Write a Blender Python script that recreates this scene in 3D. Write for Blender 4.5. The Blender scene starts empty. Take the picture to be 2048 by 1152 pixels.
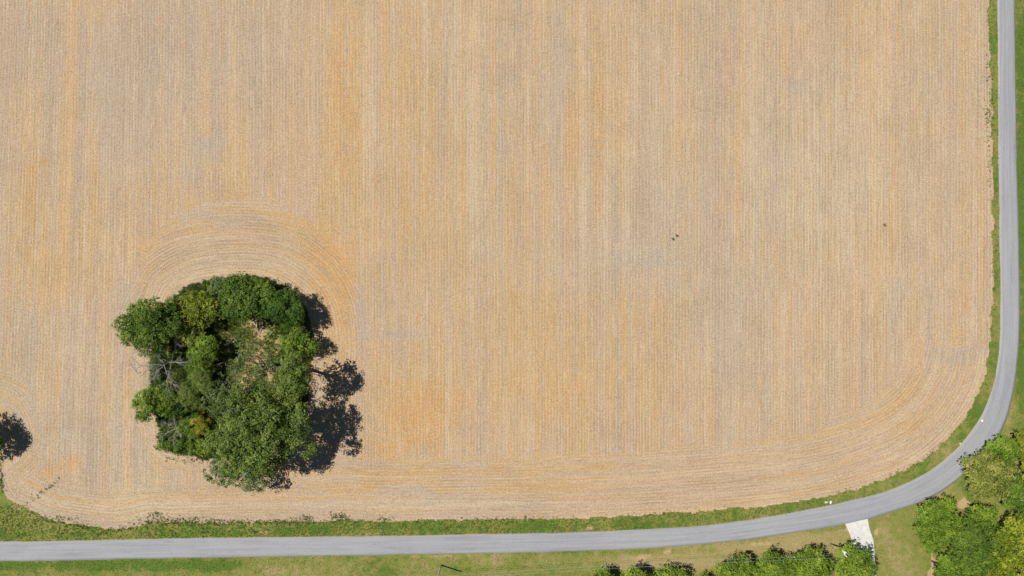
import bpy, math, random
import numpy as np
from mathutils import Vector

random.seed(7)
RNG = np.random.default_rng(11)
SC = bpy.context.scene
COL = SC.collection

# ------------------------------------------------------------------ camera, sky, sun, exposure
CAM_H = 170.0          # drone height in metres
PPM = 8.0              # photograph pixels per metre on the ground
cam_d = bpy.data.cameras.new('camera')
cam_d.sensor_width = 36.0
cam_d.lens = 36.0 * CAM_H / (2048 / PPM)
cam_d.clip_start = 0.5
cam_d.clip_end = 6000
cam = bpy.data.objects.new('camera', cam_d)
cam.location = (0, 0, CAM_H)
cam.rotation_euler = (0, 0, 0)
COL.objects.link(cam)
SC.camera = cam

SUN_EL = math.radians(57)
SUN_TO = Vector((0.951, -0.309, 0)).normalized()      # where shadows fall
world = bpy.data.worlds.new('World')
SC.world = world
world.use_nodes = True
wn = world.node_tree
wn.nodes.clear()
sky = wn.nodes.new('ShaderNodeTexSky')
sky.sky_type = 'NISHITA'
sky.sun_disc = False
sky.sun_elevation = SUN_EL
sky.dust_density = 0.2
sky.ozone_density = 4.0
sky.air_density = 0.8
sky.sun_rotation = math.atan2(-SUN_TO.x, -SUN_TO.y)
bg = wn.nodes.new('ShaderNodeBackground')
bg.inputs['Strength'].default_value = 0.05
wo = wn.nodes.new('ShaderNodeOutputWorld')
wn.links.new(sky.outputs[0], bg.inputs[0])
wn.links.new(bg.outputs[0], wo.inputs[0])

sun_d = bpy.data.lights.new('sun', 'SUN')
sun_d.energy = 5.0
sun_d.angle = math.radians(0.53)
sun_d.color = (1.0, 0.955, 0.88)
sun = bpy.data.objects.new('sun', sun_d)
dirv = Vector((SUN_TO.x * math.cos(SUN_EL), SUN_TO.y * math.cos(SUN_EL), -math.sin(SUN_EL)))
sun.rotation_euler = dirv.to_track_quat('-Z', 'Y').to_euler()
sun.location = (-60, 20, 120)
COL.objects.link(sun)

SC.view_settings.view_transform = 'Standard'
SC.view_settings.look = 'None'
SC.view_settings.gamma = 1.0
SC.view_settings.exposure = -0.10
SC.view_settings.use_curve_mapping = False

# ------------------------------------------------------------------ helpers
def W(px, py, z=0.0):
    """map coordinates of the survey photo -> world x, y of a point at height z"""
    k = (CAM_H - z) / CAM_H / PPM
    return ((px - 1024) * k, -(py - 576) * k)

def WP(pts):
    return np.array([W(*p) for p in pts])

def tag(o, label=None, cat=None, group=None, kind=None):
    if label: o['label'] = label
    if cat: o['category'] = cat
    if group: o['group'] = group
    if kind: o['kind'] = kind
    return o

def empty(name, loc):
    o = bpy.data.objects.new(name, None)
    o.location = loc
    o.empty_display_size = 0.5
    COL.objects.link(o)
    return o

def np_mesh(name, verts, faces, mat=None, parent=None, attrs=None, smooth=False):
    """verts (n,3), faces (m,3) or (m,4) int arrays -> one linked mesh object"""
    me = bpy.data.meshes.new(name)
    verts = np.asarray(verts, dtype=np.float32)
    faces = np.asarray(faces, dtype=np.int32)
    k = faces.shape[1]
    me.vertices.add(len(verts))
    me.vertices.foreach_set('co', verts.ravel())
    me.loops.add(faces.size)
    me.loops.foreach_set('vertex_index', faces.ravel())
    me.polygons.add(len(faces))
    me.polygons.foreach_set('loop_start', np.arange(0, faces.size, k, dtype=np.int32))
    if smooth:
        me.polygons.foreach_set('use_smooth', np.ones(len(faces), dtype=bool))
    me.update(calc_edges=True)
    me.validate()
    if attrs:
        for an, av in attrs.items():
            a = me.attributes.new(an, 'FLOAT', 'POINT')
            a.data.foreach_set('value', np.asarray(av, dtype=np.float32))
    if mat: me.materials.append(mat)
    o = bpy.data.objects.new(name, me)
    COL.objects.link(o)
    if parent: o.parent = parent
    return o

def catmull(pts, n=8):
    P = np.asarray(pts, float)
    P = np.vstack([2 * P[0] - P[1], P, 2 * P[-1] - P[-2]])
    out = []
    for i in range(1, len(P) - 2):
        p0, p1, p2, p3 = P[i - 1], P[i], P[i + 1], P[i + 2]
        for t in np.linspace(0, 1, n, endpoint=False):
            out.append(0.5 * (2 * p1 + (p2 - p0) * t + (2 * p0 - 5 * p1 + 4 * p2 - p3) * t * t
                              + (3 * p1 - p0 - 3 * p2 + p3) * t ** 3))
    out.append(P[-2])
    return np.array(out)

def resample(P, n):
    d = np.r_[0, np.cumsum(np.linalg.norm(np.diff(P, axis=0), axis=1))]
    s = np.linspace(0, d[-1], n)
    return np.stack([np.interp(s, d, P[:, k]) for k in range(P.shape[1])], 1)

def poly_dist(X, Y, P, closed=True):
    """distance to polyline, arc length at nearest point; sign negative inside if closed"""
    sh = X.shape
    x = X.ravel(); y = Y.ravel()
    best = np.full(x.shape, 1e18); arc = np.zeros(x.shape)
    inside = np.zeros(x.shape, bool)
    n = len(P); acc = 0.0
    for i in range(n if closed else n - 1):
        a = P[i]; b = P[(i + 1) % n]
        e = b - a; L2 = e @ e
        if L2 < 1e-12: continue
        t = np.clip(((x - a[0]) * e[0] + (y - a[1]) * e[1]) / L2, 0, 1)
        d2 = (x - a[0] - t * e[0]) ** 2 + (y - a[1] - t * e[1]) ** 2
        m = d2 < best
        best[m] = d2[m]; arc[m] = acc + t[m] * math.sqrt(L2)
        acc += math.sqrt(L2)
        if closed:
            c = ((a[1] > y) != (b[1] > y))
            with np.errstate(divide='ignore', invalid='ignore'):
                xi = a[0] + (y - a[1]) * e[0] / (e[1] if e[1] else 1e-12)
            inside ^= c & (x < xi)
    d = np.sqrt(best)
    if closed: d = np.where(inside, -d, d)
    return d.reshape(sh), arc.reshape(sh)

_perm = np.random.default_rng(3).random((256, 256))
def vnoise(x, y, seed=0):
    x = np.asarray(x) + seed * 17.3; y = np.asarray(y) + seed * 9.7
    xi = np.floor(x).astype(int); yi = np.floor(y).astype(int)
    fx = x - xi; fy = y - yi
    fx = fx * fx * (3 - 2 * fx); fy = fy * fy * (3 - 2 * fy)
    g = lambda a, b: _perm[a % 256, b % 256]
    return ((g(xi, yi) * (1 - fx) + g(xi + 1, yi) * fx) * (1 - fy)
            + (g(xi, yi + 1) * (1 - fx) + g(xi + 1, yi + 1) * fx) * fy)
def fbm(x, y, seed=0, oct=3):
    s = 0; a = 0.5; t = 0
    for k in range(oct):
        s = s + a * vnoise(x * 2 ** k, y * 2 ** k, seed + k); t += a; a *= 0.5
    return s / t

def gauss_map(X, Y, spots):
    """sum of soft spots, given in photo pixels: (px, py, rx, ry, amount)"""
    out = np.zeros_like(X)
    for px, py, rx, ry, am in spots:
        cx, cy = W(px, py)
        q = ((X - cx) / (rx / PPM)) ** 2 + ((Y - cy) / (ry / PPM)) ** 2
        out += am * np.exp(-q)
    return out

# ------------------------------------------------------------------ material helpers
class G:
    def __init__(self, name):
        self.m = bpy.data.materials.new(name)
        self.m.use_nodes = True
        self.t = self.m.node_tree
        self.t.nodes.clear()
    def n(self, typ, **kw):
        nd = self.t.nodes.new(typ)
        for k, v in kw.items(): setattr(nd, k, v)
        return nd
    def put(self, sock, v):
        if v is None: return
        if isinstance(v, bpy.types.NodeSocket): self.t.links.new(v, sock)
        elif isinstance(v, (tuple, list)) and len(v) == 3 and sock.type == 'RGBA': sock.default_value = (*v, 1)
        else: sock.default_value = v
    def attr(self, name):
        return self.n('ShaderNodeAttribute', attribute_name=name).outputs['Fac']
    def pos(self):
        return self.n('ShaderNodeNewGeometry').outputs['Position']
    def math(self, op, a, b=None, c=None, clamp=False):
        nd = self.n('ShaderNodeMath', operation=op, use_clamp=clamp)
        self.put(nd.inputs[0], a); self.put(nd.inputs[1], b)
        if c is not None: self.put(nd.inputs[2], c)
        return nd.outputs[0]
    def xyz(self, x, y, z=0.0):
        nd = self.n('ShaderNodeCombineXYZ')
        self.put(nd.inputs[0], x); self.put(nd.inputs[1], y); self.put(nd.inputs[2], z)
        return nd.outputs[0]
    def noise(self, vec, scale=1.0, detail=3.0, rough=0.55, dist=0.0):
        nd = self.n('ShaderNodeTexNoise')
        self.put(nd.inputs['Vector'], vec)
        nd.inputs['Scale'].default_value = scale
        nd.inputs['Detail'].default_value = detail
        nd.inputs['Roughness'].default_value = rough
        nd.inputs['Distortion'].default_value = dist
        return nd.outputs['Fac']
    def rng(self, v, a, b, c=0.0, d=1.0, smooth=True):
        nd = self.n('ShaderNodeMapRange')
        nd.interpolation_type = 'SMOOTHSTEP' if smooth else 'LINEAR'
        self.put(nd.inputs['Value'], v)
        for k, q in zip(('From Min', 'From Max', 'To Min', 'To Max'), (a, b, c, d)):
            nd.inputs[k].default_value = q
        return nd.outputs['Result']
    def mix(self, f, a, b, blend='MIX'):
        nd = self.n('ShaderNodeMix', data_type='RGBA', blend_type=blend)
        self.put(nd.inputs[0], f); self.put(nd.inputs[6], a); self.put(nd.inputs[7], b)
        return nd.outputs[2]
    def mixf(self, f, a, b):
        nd = self.n('ShaderNodeMix', data_type='FLOAT')
        self.put(nd.inputs[0], f); self.put(nd.inputs[2], a); self.put(nd.inputs[3], b)
        return nd.outputs[0]
    def bump(self, h, strength=0.5, dist=0.1):
        nd = self.n('ShaderNodeBump')
        nd.inputs['Strength'].default_value = strength
        nd.inputs['Distance'].default_value = dist
        self.put(nd.inputs['Height'], h)
        return nd.outputs['Normal']
    def finish(self, col, rough=0.9, spec=0.15, normal=None, translucent=0.0, tcol=None, metal=0.0):
        p = self.n('ShaderNodeBsdfPrincipled')
        self.put(p.inputs['Base Color'], col)
        self.put(p.inputs['Roughness'], rough)
        p.inputs['Specular IOR Level'].default_value = spec
        p.inputs['Metallic'].default_value = metal
        if normal is not None: self.put(p.inputs['Normal'], normal)
        out = self.n('ShaderNodeOutputMaterial')
        sh = p.outputs[0]
        if translucent > 0:
            tr = self.n('ShaderNodeBsdfTranslucent')
            self.put(tr.inputs['Color'], tcol if tcol is not None else col)
            ms = self.n('ShaderNodeMixShader')
            ms.inputs[0].default_value = translucent
            self.t.links.new(sh, ms.inputs[1]); self.t.links.new(tr.outputs[0], ms.inputs[2])
            sh = ms.outputs[0]
        self.t.links.new(sh, out.inputs[0])
        return self.m

def leaf_mat(name, dark, mid, light, trans=0.22):
    g = G(name)
    t = g.attr('tint')
    c = g.mix(g.rng(t, 0.0, 0.5, smooth=False), dark, mid)
    c = g.mix(g.rng(t, 0.5, 1.0, smooth=False), c, light)
    tc = g.mix(0.5, c, (0.16, 0.22, 0.02), 'MIX')
    return g.finish(c, rough=0.6, spec=0.2, translucent=trans, tcol=tc)

# ------------------------------------------------------------------ outlines (photo pixels)
road_n = [(-4000, 1110), (-1500, 1093), (-500, 1086), (0, 1083), (200, 1079.5), (400, 1075.6), (600, 1073.5), (800, 1071), (1000, 1067.5), (1150, 1064.5),
          (1300, 1058), (1400, 1051.5), (1500, 1039), (1580, 1026), (1660, 1010), (1730, 994), (1780, 980), (1830, 958), (1868, 936), (1898, 912),
          (1922, 889), (1953, 846), (1970, 815), (1987, 771), (1995, 722), (1999.5, 678), (2000.5, 600), (1999, 480), (1997, 300), (1995, 0), (1990, -600), (1975, -3000)]
road_s = [(-4000, 1150), (-1500, 1133), (-500, 1126), (0, 1122.5), (200, 1119), (400, 1115.4), (600, 1112.5), (800, 1109.4), (1000, 1106), (1150, 1102.5),
          (1300, 1096.5), (1400, 1089), (1500, 1078), (1600, 1063.5), (1690, 1049), (1740, 1038), (1785, 1023), (1830, 1009), (1872, 989), (1912, 963),
          (1953, 926), (1980, 896), (2001, 866), (2018, 823), (2031, 757), (2037, 700), (2039.5, 640), (2039.5, 560), (2036.5, 430), (2033.5, 300), (2029.5, 0), (2024, -600), (2009, -3000)]
RN = resample(catmull(WP(road_n), 10), 500)
RS = resample(catmull(WP(road_s), 10), 500)

field_edge = [(1976, -600), (1977, 0), (1982, 150), (1984.5, 300), (1986, 420), (1986, 560), (1983, 640), (1978, 700), (1967, 760), (1945, 810), (1910, 862), (1870, 902),
              (1820, 936), (1740, 969), (1650, 994), (1560, 1009), (1400, 1023), (1250, 1033), (1100, 1038), (900, 1040.5), (760, 1042), (690, 1039), (640, 1044), (560, 1043),
              (480, 1044), (400, 1046), (340, 1047), (300, 1046), (262, 1055), (215, 1058), (150, 1050), (100, 1040), (45, 1014), (20, 1000), (6, 980), (-2, 940), (-6, 890), (-20, 850), (-60, 838)]
FE = catmull(WP(field_edge), 6)
FIELD = np.vstack([WP([(1970, -3000), (1974, -1200)]), FE, WP([(-400, 838), (-2500, 830), (-2500, -3000)])])

island_px = [(350, 590), (375, 573), (410, 562), (450, 556), (500, 555), (548, 563), (590, 590), (612, 620), (622, 660), (624, 700), (619, 760), (616, 800), (602, 840), (570, 880),
             (520, 905), (470, 915), (430, 918), (390, 913), (352, 905), (322, 889), (316, 850), (303, 815), (300, 770), (302, 720), (308, 690), (322, 650), (338, 615)]
ISL = catmull(np.vstack([WP(island_px), WP(island_px[:1])]), 5)[:-1]
drive_px = [(1690, 1047), (1735, 1037), (1739, 1058), (1746, 1080), (1749.5, 1112), (1752, 1150), (1753, 1200), (1716, 1200), (1714, 1150), (1711, 1112), (1704, 1082), (1697, 1062)]
DRV = WP(drive_px)

# ------------------------------------------------------------------ surface materials
def field_material():
    g = G('stubble_field')
    pos = g.pos()
    wob = g.noise(pos, 0.12, 3)
    fray = g.math('MULTIPLY', g.math('SUBTRACT', wob, 0.5), 9.0)
    mr = g.rng(g.math('ADD', g.attr('ring_mask'), fray), -2.2, 2.2)
    mh = g.rng(g.math('ADD', g.attr('head_mask'), fray), -2.6, 2.6)
    def zone(pre, off):
        U = g.attr(pre + '_across'); V = g.attr(pre + '_along')
        def streak(ku, kv, detail, rough, o):
            return g.noise(g.xyz(g.math('MULTIPLY', U, ku), g.math('MULTIPLY', V, kv), off + o), 1.0, detail, rough)
        swath = streak(0.20, 0.006, 3, 0.6, 0.0)
        band = streak(0.60, 0.014, 3, 0.65, 11.0)
        row = streak(2.1, 0.035, 2, 0.6, 23.0)
        dash = streak(2.6, 0.16, 3, 0.7, 31.0)
        ph = g.math('ADD', g.math('MULTIPLY', U, 2 * math.pi / 0.762), g.math('MULTIPLY', band, 4.0))
        wv = g.math('MULTIPLY_ADD', g.math('SINE', ph), 0.5, 0.5)
        lane = streak(0.36, 0.007, 2, 0.55, 47.0)
        return swath, band, row, dash, wv, lane
    zs = [zone('row', 0.0), zone('head', 71.0), zone('ring', 37.0)]
    swath, band, row, dash, wv, lane = [g.mixf(mr, g.mixf(mh, a_, b_), c_) for a_, b_, c_ in zip(*zs)]
    grain = g.noise(pos, 3.3, 3, 0.7)
    blotch = g.noise(pos, 0.022, 4, 0.6)
    mott = g.noise(pos, 0.16, 3, 0.6)
    clay = g.attr('clay'); grey = g.attr('grey'); pale = g.attr('pale')
    # bare reddish clay showing between the residue
    cf = g.math('ADD', g.math('MULTIPLY', swath, 0.75), g.math('MULTIPLY', band, 1.0))
    cf = g.math('ADD', cf, g.math('MULTIPLY', blotch, 0.35))
    cf = g.math('ADD', cf, g.math('MULTIPLY', mott, 0.22))
    cf = g.math('ADD', cf, g.math('MULTIPLY', clay, 0.26))
    cf = g.math('SUBTRACT', cf, g.math('MULTIPLY', grey, 0.30))
    cf = g.rng(cf, 1.02, 1.38)
    pk = g.rng(g.math('ADD', g.math('MULTIPLY', g.noise(pos, 0.013, 3, 0.6), 0.7), g.math('MULTIPLY', g.math('SUBTRACT', 1.0, swath), 0.5)), 0.45, 0.75)
    base = g.mix(pk, (0.458, 0.376, 0.276), (0.502, 0.362, 0.246))
    col = g.mix(cf, base, (0.540, 0.350, 0.165))
    # deep clay where it is thickest
    deep = g.rng(g.math('ADD', g.math('MULTIPLY', clay, 0.5), g.math('MULTIPLY', g.math('ADD', band, g.math('MULTIPLY_ADD', row, 0.5, mott)), 0.7)), 1.05, 1.6)
    col = g.mix(g.math('MULTIPLY', deep, 0.7), col, (0.570, 0.305, 0.105))
    # grey washed soil
    gf = g.rng(g.math('ADD', g.math('ADD', g.math('MULTIPLY', grey, 0.5), g.math('MULTIPLY', blotch, -0.35)), g.math('MULTIPLY', band, -0.5)), -0.42, -0.08)
    col = g.mix(g.math('MULTIPLY', gf, 0.6), col, (0.395, 0.335, 0.278))
    # straw residue left in the rows
    sf = g.rng(g.math('ADD', g.math('ADD', g.math('MULTIPLY', row, 0.9), g.math('MULTIPLY', dash, 0.6)), g.math('MULTIPLY', pale, 0.26)), 0.72, 1.15)
    col = g.mix(g.math('MULTIPLY', sf, 0.55), col, (0.61, 0.485, 0.325))
    # passes of the harvester: paler chaff lanes, greyer trampled lanes
    ln = g.math('ADD', lane, g.math('MULTIPLY', g.math('SUBTRACT', mott, 0.5), 0.25))
    col = g.mix(g.rng(ln, 0.52, 0.70, 0, 0.50), col, (0.600, 0.470, 0.325))
    col = g.mix(g.rng(ln, 0.46, 0.30, 0, 0.45), col, (0.375, 0.312, 0.250))
    # furrow lines
    fl = g.math('MULTIPLY', g.math('POWER', wv, 2.0), g.rng(g.noise(pos, 0.07, 2), 0.42, 0.66, 0.06, 0.55))
    fl = g.math('MULTIPLY', fl, g.math('MULTIPLY_ADD', mr, 0.25, 0.85))
    col = g.mix(fl, col, (0.300, 0.205, 0.118))
    dk = g.rng(g.math('ADD', g.math('MULTIPLY', row, 0.7), g.math('MULTIPLY', swath, 0.5)), 0.40, 0.62, 0.26, 0.0)
    col = g.mix(dk, col, (0.29, 0.205, 0.125))
    # straw bits and clods
    col = g.mix(g.rng(dash, 0.52, 0.68, 0, 0.32), col, (0.66, 0.53, 0.35))
    col = g.mix(g.rng(dash, 0.48, 0.33, 0, 0.32), col, (0.27, 0.185, 0.11))
    speck = g.noise(pos, 2.0, 2, 0.8)
    clod = g.noise(pos, 0.75, 3, 0.7)
    col = g.mix(g.rng(clod, 0.50, 0.68, 0, 0.18), col, (0.56, 0.42, 0.265))
    col = g.mix(g.rng(clod, 0.50, 0.34, 0, 0.18), col, (0.30, 0.215, 0.135))
    col = g.mix(g.rng(speck, 0.52, 0.70, 0, 0.30), col, (0.72, 0.60, 0.42))
    col = g.mix(g.rng(speck, 0.48, 0.30, 0, 0.30), col, (0.22, 0.150, 0.088))
    col = g.mix(g.rng(grain, 0.54, 0.72, 0, 0.50), col, (0.72, 0.60, 0.42))
    col = g.mix(g.rng(grain, 0.48, 0.32, 0, 0.50), col, (0.22, 0.150, 0.088))
    hgt = g.math('ADD', g.math('MULTIPLY', wv, -0.5), g.math('MULTIPLY', grain, 1.3))
    return g.finish(col, 0.95, 0.05, g.bump(hgt, 0.55, 0.09))

def grass_material(name, soil_bias=0.0):
    g = G(name)
    pos = g.pos()
    big = g.noise(pos, 0.09, 4, 0.6)
    mid = g.noise(pos, 0.6, 3, 0.6)
    fine = g.noise(pos, 3.2, 3, 0.7)
    dry = g.attr('dry'); lush = g.attr('lush'); soil = g.attr('soil')
    f = g.math('ADD', g.math('MULTIPLY_ADD', big, 1.3, -0.25), g.math('MULTIPLY_ADD', mid, 1.1, -0.2))
    f = g.math('ADD', f, g.math('MULTIPLY', dry, 0.55))
    f = g.math('SUBTRACT', f, g.math('MULTIPLY', lush, 0.5))
    col = g.mix(g.rng(f, 0.42, 0.80), (0.105, 0.172, 0.028), (0.225, 0.235, 0.058))
    col = g.mix(g.rng(f, 0.78, 1.25), col, (0.36, 0.29, 0.13))
    sf = g.math('ADD', g.math('MULTIPLY', soil, 1.2), g.math('MULTIPLY', g.math('SUBTRACT', mid, 0.5), 1.3))
    sf = g.math('ADD', sf, g.math('MULTIPLY', g.math('SUBTRACT', fine, 0.5), 0.5))
    col = g.mix(g.rng(sf, 0.35, 0.72), col, (0.50, 0.345, 0.185))
    col = g.mix(g.rng(fine, 0.52, 0.75, 0, 0.5), col, (0.275, 0.265, 0.095))
    col = g.mix(g.rng(fine, 0.48, 0.30, 0, 0.6), col, (0.040, 0.065, 0.014))
    h = g.math('ADD', fine, g.math('MULTIPLY', mid, 0.8))
    return g.finish(col, 0.95, 0.05, g.bump(h, 0.7, 0.12))

def road_material():
    g = G('weathered_asphalt')
    pos = g.pos()
    u = g.attr('across'); v = g.attr('along')
    st = g.noise(g.xyz(g.math('MULTIPLY', u, 9.0), g.math('MULTIPLY', v, 0.04)), 1.0, 3, 0.6)
    st2 = g.noise(g.xyz(g.math('MULTIPLY', u, 4.0), g.math('MULTIPLY', v, 0.10), 5.0), 1.0, 4, 0.65)
    fine = g.noise(pos, 4.0, 3, 0.75)
    pat = g.noise(pos, 0.10, 4, 0.6)
    c = g.mix(g.rng(st, 0.30, 0.70), (0.288, 0.293, 0.316), (0.365, 0.368, 0.388))
    c = g.mix(g.rng(st2, 0.52, 0.72, 0, 0.5), c, (0.215, 0.220, 0.240))
    c = g.mix(g.rng(pat, 0.35, 0.7, 0, 0.4), c, (0.375, 0.372, 0.375))
    c = g.mix(g.rng(fine, 0.55, 0.78, 0, 0.5), c, (0.54, 0.53, 0.52))
    c = g.mix(g.rng(fine, 0.46, 0.28, 0, 0.5), c, (0.20, 0.205, 0.22))
    # gravel and dust swept to the ragged edges
    ed = g.math('ABSOLUTE', g.math('MULTIPLY_ADD', u, 2.0, -1.0))
    ef = g.rng(g.math('ADD', ed, g.math('MULTIPLY', g.math('SUBTRACT', g.noise(pos, 0.8, 3, 0.7), 0.5), 0.22)), 0.93, 1.0)
    c = g.mix(g.math('MULTIPLY', ef, 0.8), c, (0.42, 0.345, 0.225))
    return g.finish(c, 0.9, 0.15, g.bump(fine, 0.35, 0.03))

def simple(name, c1, c2, scale=2.0, rough=0.85, spec=0.2, bump=0.3, bd=0.03, metal=0.0):
    g = G(name)
    f = g.noise(g.pos(), scale, 4, 0.65)
    return g.finish(g.mix(g.rng(f, 0.32, 0.68), c1, c2), rough, spec, g.bump(f, bump, bd), metal=metal)

M_field = field_material()
M_grass = grass_material('verge_and_lawn_grass')
M_road = road_material()
M_conc = simple('pale_concrete', (0.60, 0.585, 0.545), (0.72, 0.705, 0.665), 0.9, 0.9, 0.1, 0.2, 0.01)
M_bark = simple('grey_brown_bark', (0.10, 0.080, 0.060), (0.21, 0.175, 0.140), 3.0)
M_dead = simple('bleached_dead_wood', (0.30, 0.285, 0.265), (0.47, 0.45, 0.42), 3.0)
M_log = simple('weathered_log_wood', (0.30, 0.225, 0.155), (0.50, 0.41, 0.30), 2.5)
M_pole = simple('weathered_pole_wood', (0.46, 0.445, 0.42), (0.60, 0.58, 0.55), 5.0)
M_can = simple('light_grey_painted_steel', (0.66, 0.69, 0.72), (0.74, 0.77, 0.80), 2.0, 0.45, 0.5, 0.05)
M_wire = simple('aluminium_wire', (0.50, 0.50, 0.50), (0.62, 0.62, 0.62), 1.0, 0.45, 0.5, 0.0, metal=0.3)
M_porc = simple('brown_porcelain', (0.12, 0.06, 0.04), (0.18, 0.09, 0.06), 4.0, 0.3, 0.5, 0.0)
M_litter = simple('white_plastic_film', (0.78, 0.79, 0.80), (0.84, 0.85, 0.86), 5.0, 0.5, 0.4, 0.1)
M_litter2 = simple('yellowed_paper', (0.62, 0.60, 0.42), (0.72, 0.70, 0.55), 5.0, 0.8, 0.2, 0.1)
M_stick = simple('dark_wet_wood', (0.028, 0.022, 0.016), (0.06, 0.045, 0.03), 5.0)
M_straw = leaf_mat('straw_bits', (0.30, 0.21, 0.12), (0.56, 0.44, 0.29), (0.74, 0.63, 0.46), 0.05)

# ------------------------------------------------------------------ the setting: ground sheet
def grid(xs, ys):
    X, Y = np.meshgrid(xs, ys, indexing='xy')
    nx, ny = len(xs), len(ys)
    i = np.arange(nx * ny).reshape(ny, nx)
    F = np.stack([i[:-1, :-1].ravel(), i[:-1, 1:].ravel(), i[1:, 1:].ravel(), i[1:, :-1].ravel()], 1)
    return X, Y, F

def axis(a, b, step, far_lo, far_hi, nfar=10):
    fine = np.arange(a, b + 1e-6, step)
    lo = a - (a - far_lo) * np.linspace(1, 0, nfar, endpoint=False) ** 2
    hi = fine[-1] + (far_hi - fine[-1]) * np.linspace(0, 1, nfar + 1)[1:] ** 2
    return np.concatenate([lo, fine, hi])

DRY = [(1320, 1122, 140, 16, 1.0), (1500, 1096, 140, 16, 1.0), (1610, 1074, 70, 12, 0.85), (1680, 1066, 30, 20, 0.6), (1765, 1060, 18, 25, 0.7),
       (950, 1114, 130, 6, 0.55), (1010, 1126, 120, 3, 0.6), (600, 1140, 90, 14, 0.35), (1800, 1120, 40, 50, 0.35), (1200, 1140, 150, 25, 0.25),
       (1880, 995, 30, 20, 0.5), (120, 1005, 60, 16, 0.5), (1855, 1040, 16, 30, 0.4), (1420, 1130, 80, 25, 0.5), (1800, 1060, 60, 40, 0.25),
       (560, 1049, 150, 5, 0.25), (1640, 1100, 80, 20, 0.5), (2020, 860, 14, 40, 0.4), (30, 1030, 50, 25, 0.15), (250, 1145, 150, 9, 0.3)]
LUSH = [(400, 1131, 90, 13, 1.1), (60, 1132, 190, 13, 0.9), (250, 1130, 100, 12, 0.5), (2044, 300, 14, 420, 1.0), (900, 1055, 420, 10, 0.45), (330, 1066, 180, 10, 0.3), (1990, 300, 9, 330, 0.15),
        (1300, 1047, 160, 9, 0.3), (1650, 1008, 130, 9, 0.3), (1960, 800, 30, 80, 0.4), (2040, 760, 14, 70, 0.8), (1250, 1106, 260, 4, 0.35), (770, 1047, 60, 8, 0.5), (60, 1070, 120, 10, 0.3)]
SOIL = [(1278, 1120, 13, 6, 1.0), (1335, 1102, 12, 4, 0.8), (1310, 1113, 40, 3, 0.6), (1510, 1086, 30, 3, 0.8), (1590, 1083, 14, 5, 0.7), (1540, 1089, 8, 3, 0.7), (1650, 1064, 10, 4, 0.6),
        (1690, 1062, 6, 10, 0.7), (1755, 1064, 8, 16, 0.55), (1927, 1008, 12, 9, 1.3), (1866, 1135, 9, 26, 1.1), (1860, 1085, 4, 25, 0.6), (494, 1143, 5, 4, 1.0), (508, 1136, 4, 3, 0.7),
        (524, 1064, 12, 5, 0.6), (1180, 1056, 14, 3, 0.8), (880, 1112, 60, 2.5, 0.6), (35, 1018, 8, 3, 0.8), (24, 1020, 5, 3, 0.6), (2, 920, 4, 40, 0.5), (1700, 1050, 5, 3, 0.7), (1420, 1105, 50, 2, 0.4)]

X, Y, F = grid(axis(-140, 140, 1.0, -1600, 1600), axis(-92, 88, 1.0, -1600, 1600))
wx = X + (vnoise(X * 0.4, Y * 0.4, 1) - 0.5) * 2.0; wy = Y + (vnoise(X * 0.4, Y * 0.4, 5) - 0.5) * 1.2
ground = np_mesh('ground', np.stack([X.ravel(), Y.ravel(), np.zeros(X.size)], 1), F, M_grass,
                 attrs={'dry': gauss_map(wx, wy, DRY).ravel(), 'lush': gauss_map(wx, wy, LUSH).ravel(), 'soil': gauss_map(wx, wy, SOIL).ravel()})
tag(ground, kind='structure')

def clip_sheet(name, xs, ys, sdf_fn, snap, z_fn, mat, attr_fn):
    X, Y, F = grid(xs, ys)
    d = sdf_fn(X, Y)
    e = 0.05
    keep = d < snap
    X1, Y1 = X.copy(), Y.copy()
    near = np.abs(d) < snap * 1.5
    xs_, ys_ = X[near], Y[near]
    gx = (sdf_fn(xs_ + e, ys_) - sdf_fn(xs_ - e, ys_)) / (2 * e)
    gy = (sdf_fn(xs_, ys_ + e) - sdf_fn(xs_, ys_ - e)) / (2 * e)
    gl = np.sqrt(gx * gx + gy * gy) + 1e-6
    dd = d[near]
    mv = dd > -snap * 0.5
    X1[near] = np.where(mv, xs_ - dd * gx / gl / np.maximum(gl, 0.6), xs_)
    Y1[near] = np.where(mv, ys_ - dd * gy / gl / np.maximum(gl, 0.6), ys_)
    k = keep.ravel()
    F = F[k[F].all(axis=1)]
    used = np.unique(F)
    remap = np.full(X.size, -1); remap[used] = np.arange(len(used))
    V = np.stack([X1.ravel()[used], Y1.ravel()[used]], 1)
    Z = z_fn(V[:, 0], V[:, 1])
    return np_mesh(name, np.column_stack([V, Z]), remap[F], mat, attrs=attr_fn(V[:, 0], V[:, 1]))

# ------------------------------------------------------------------ field
def field_sdf(x, y):
    d, _ = poly_dist(x, y, FIELD)
    return d + (fbm(x * 0.5, y * 0.5, 2, 3) - 0.5) * 1.3

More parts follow.
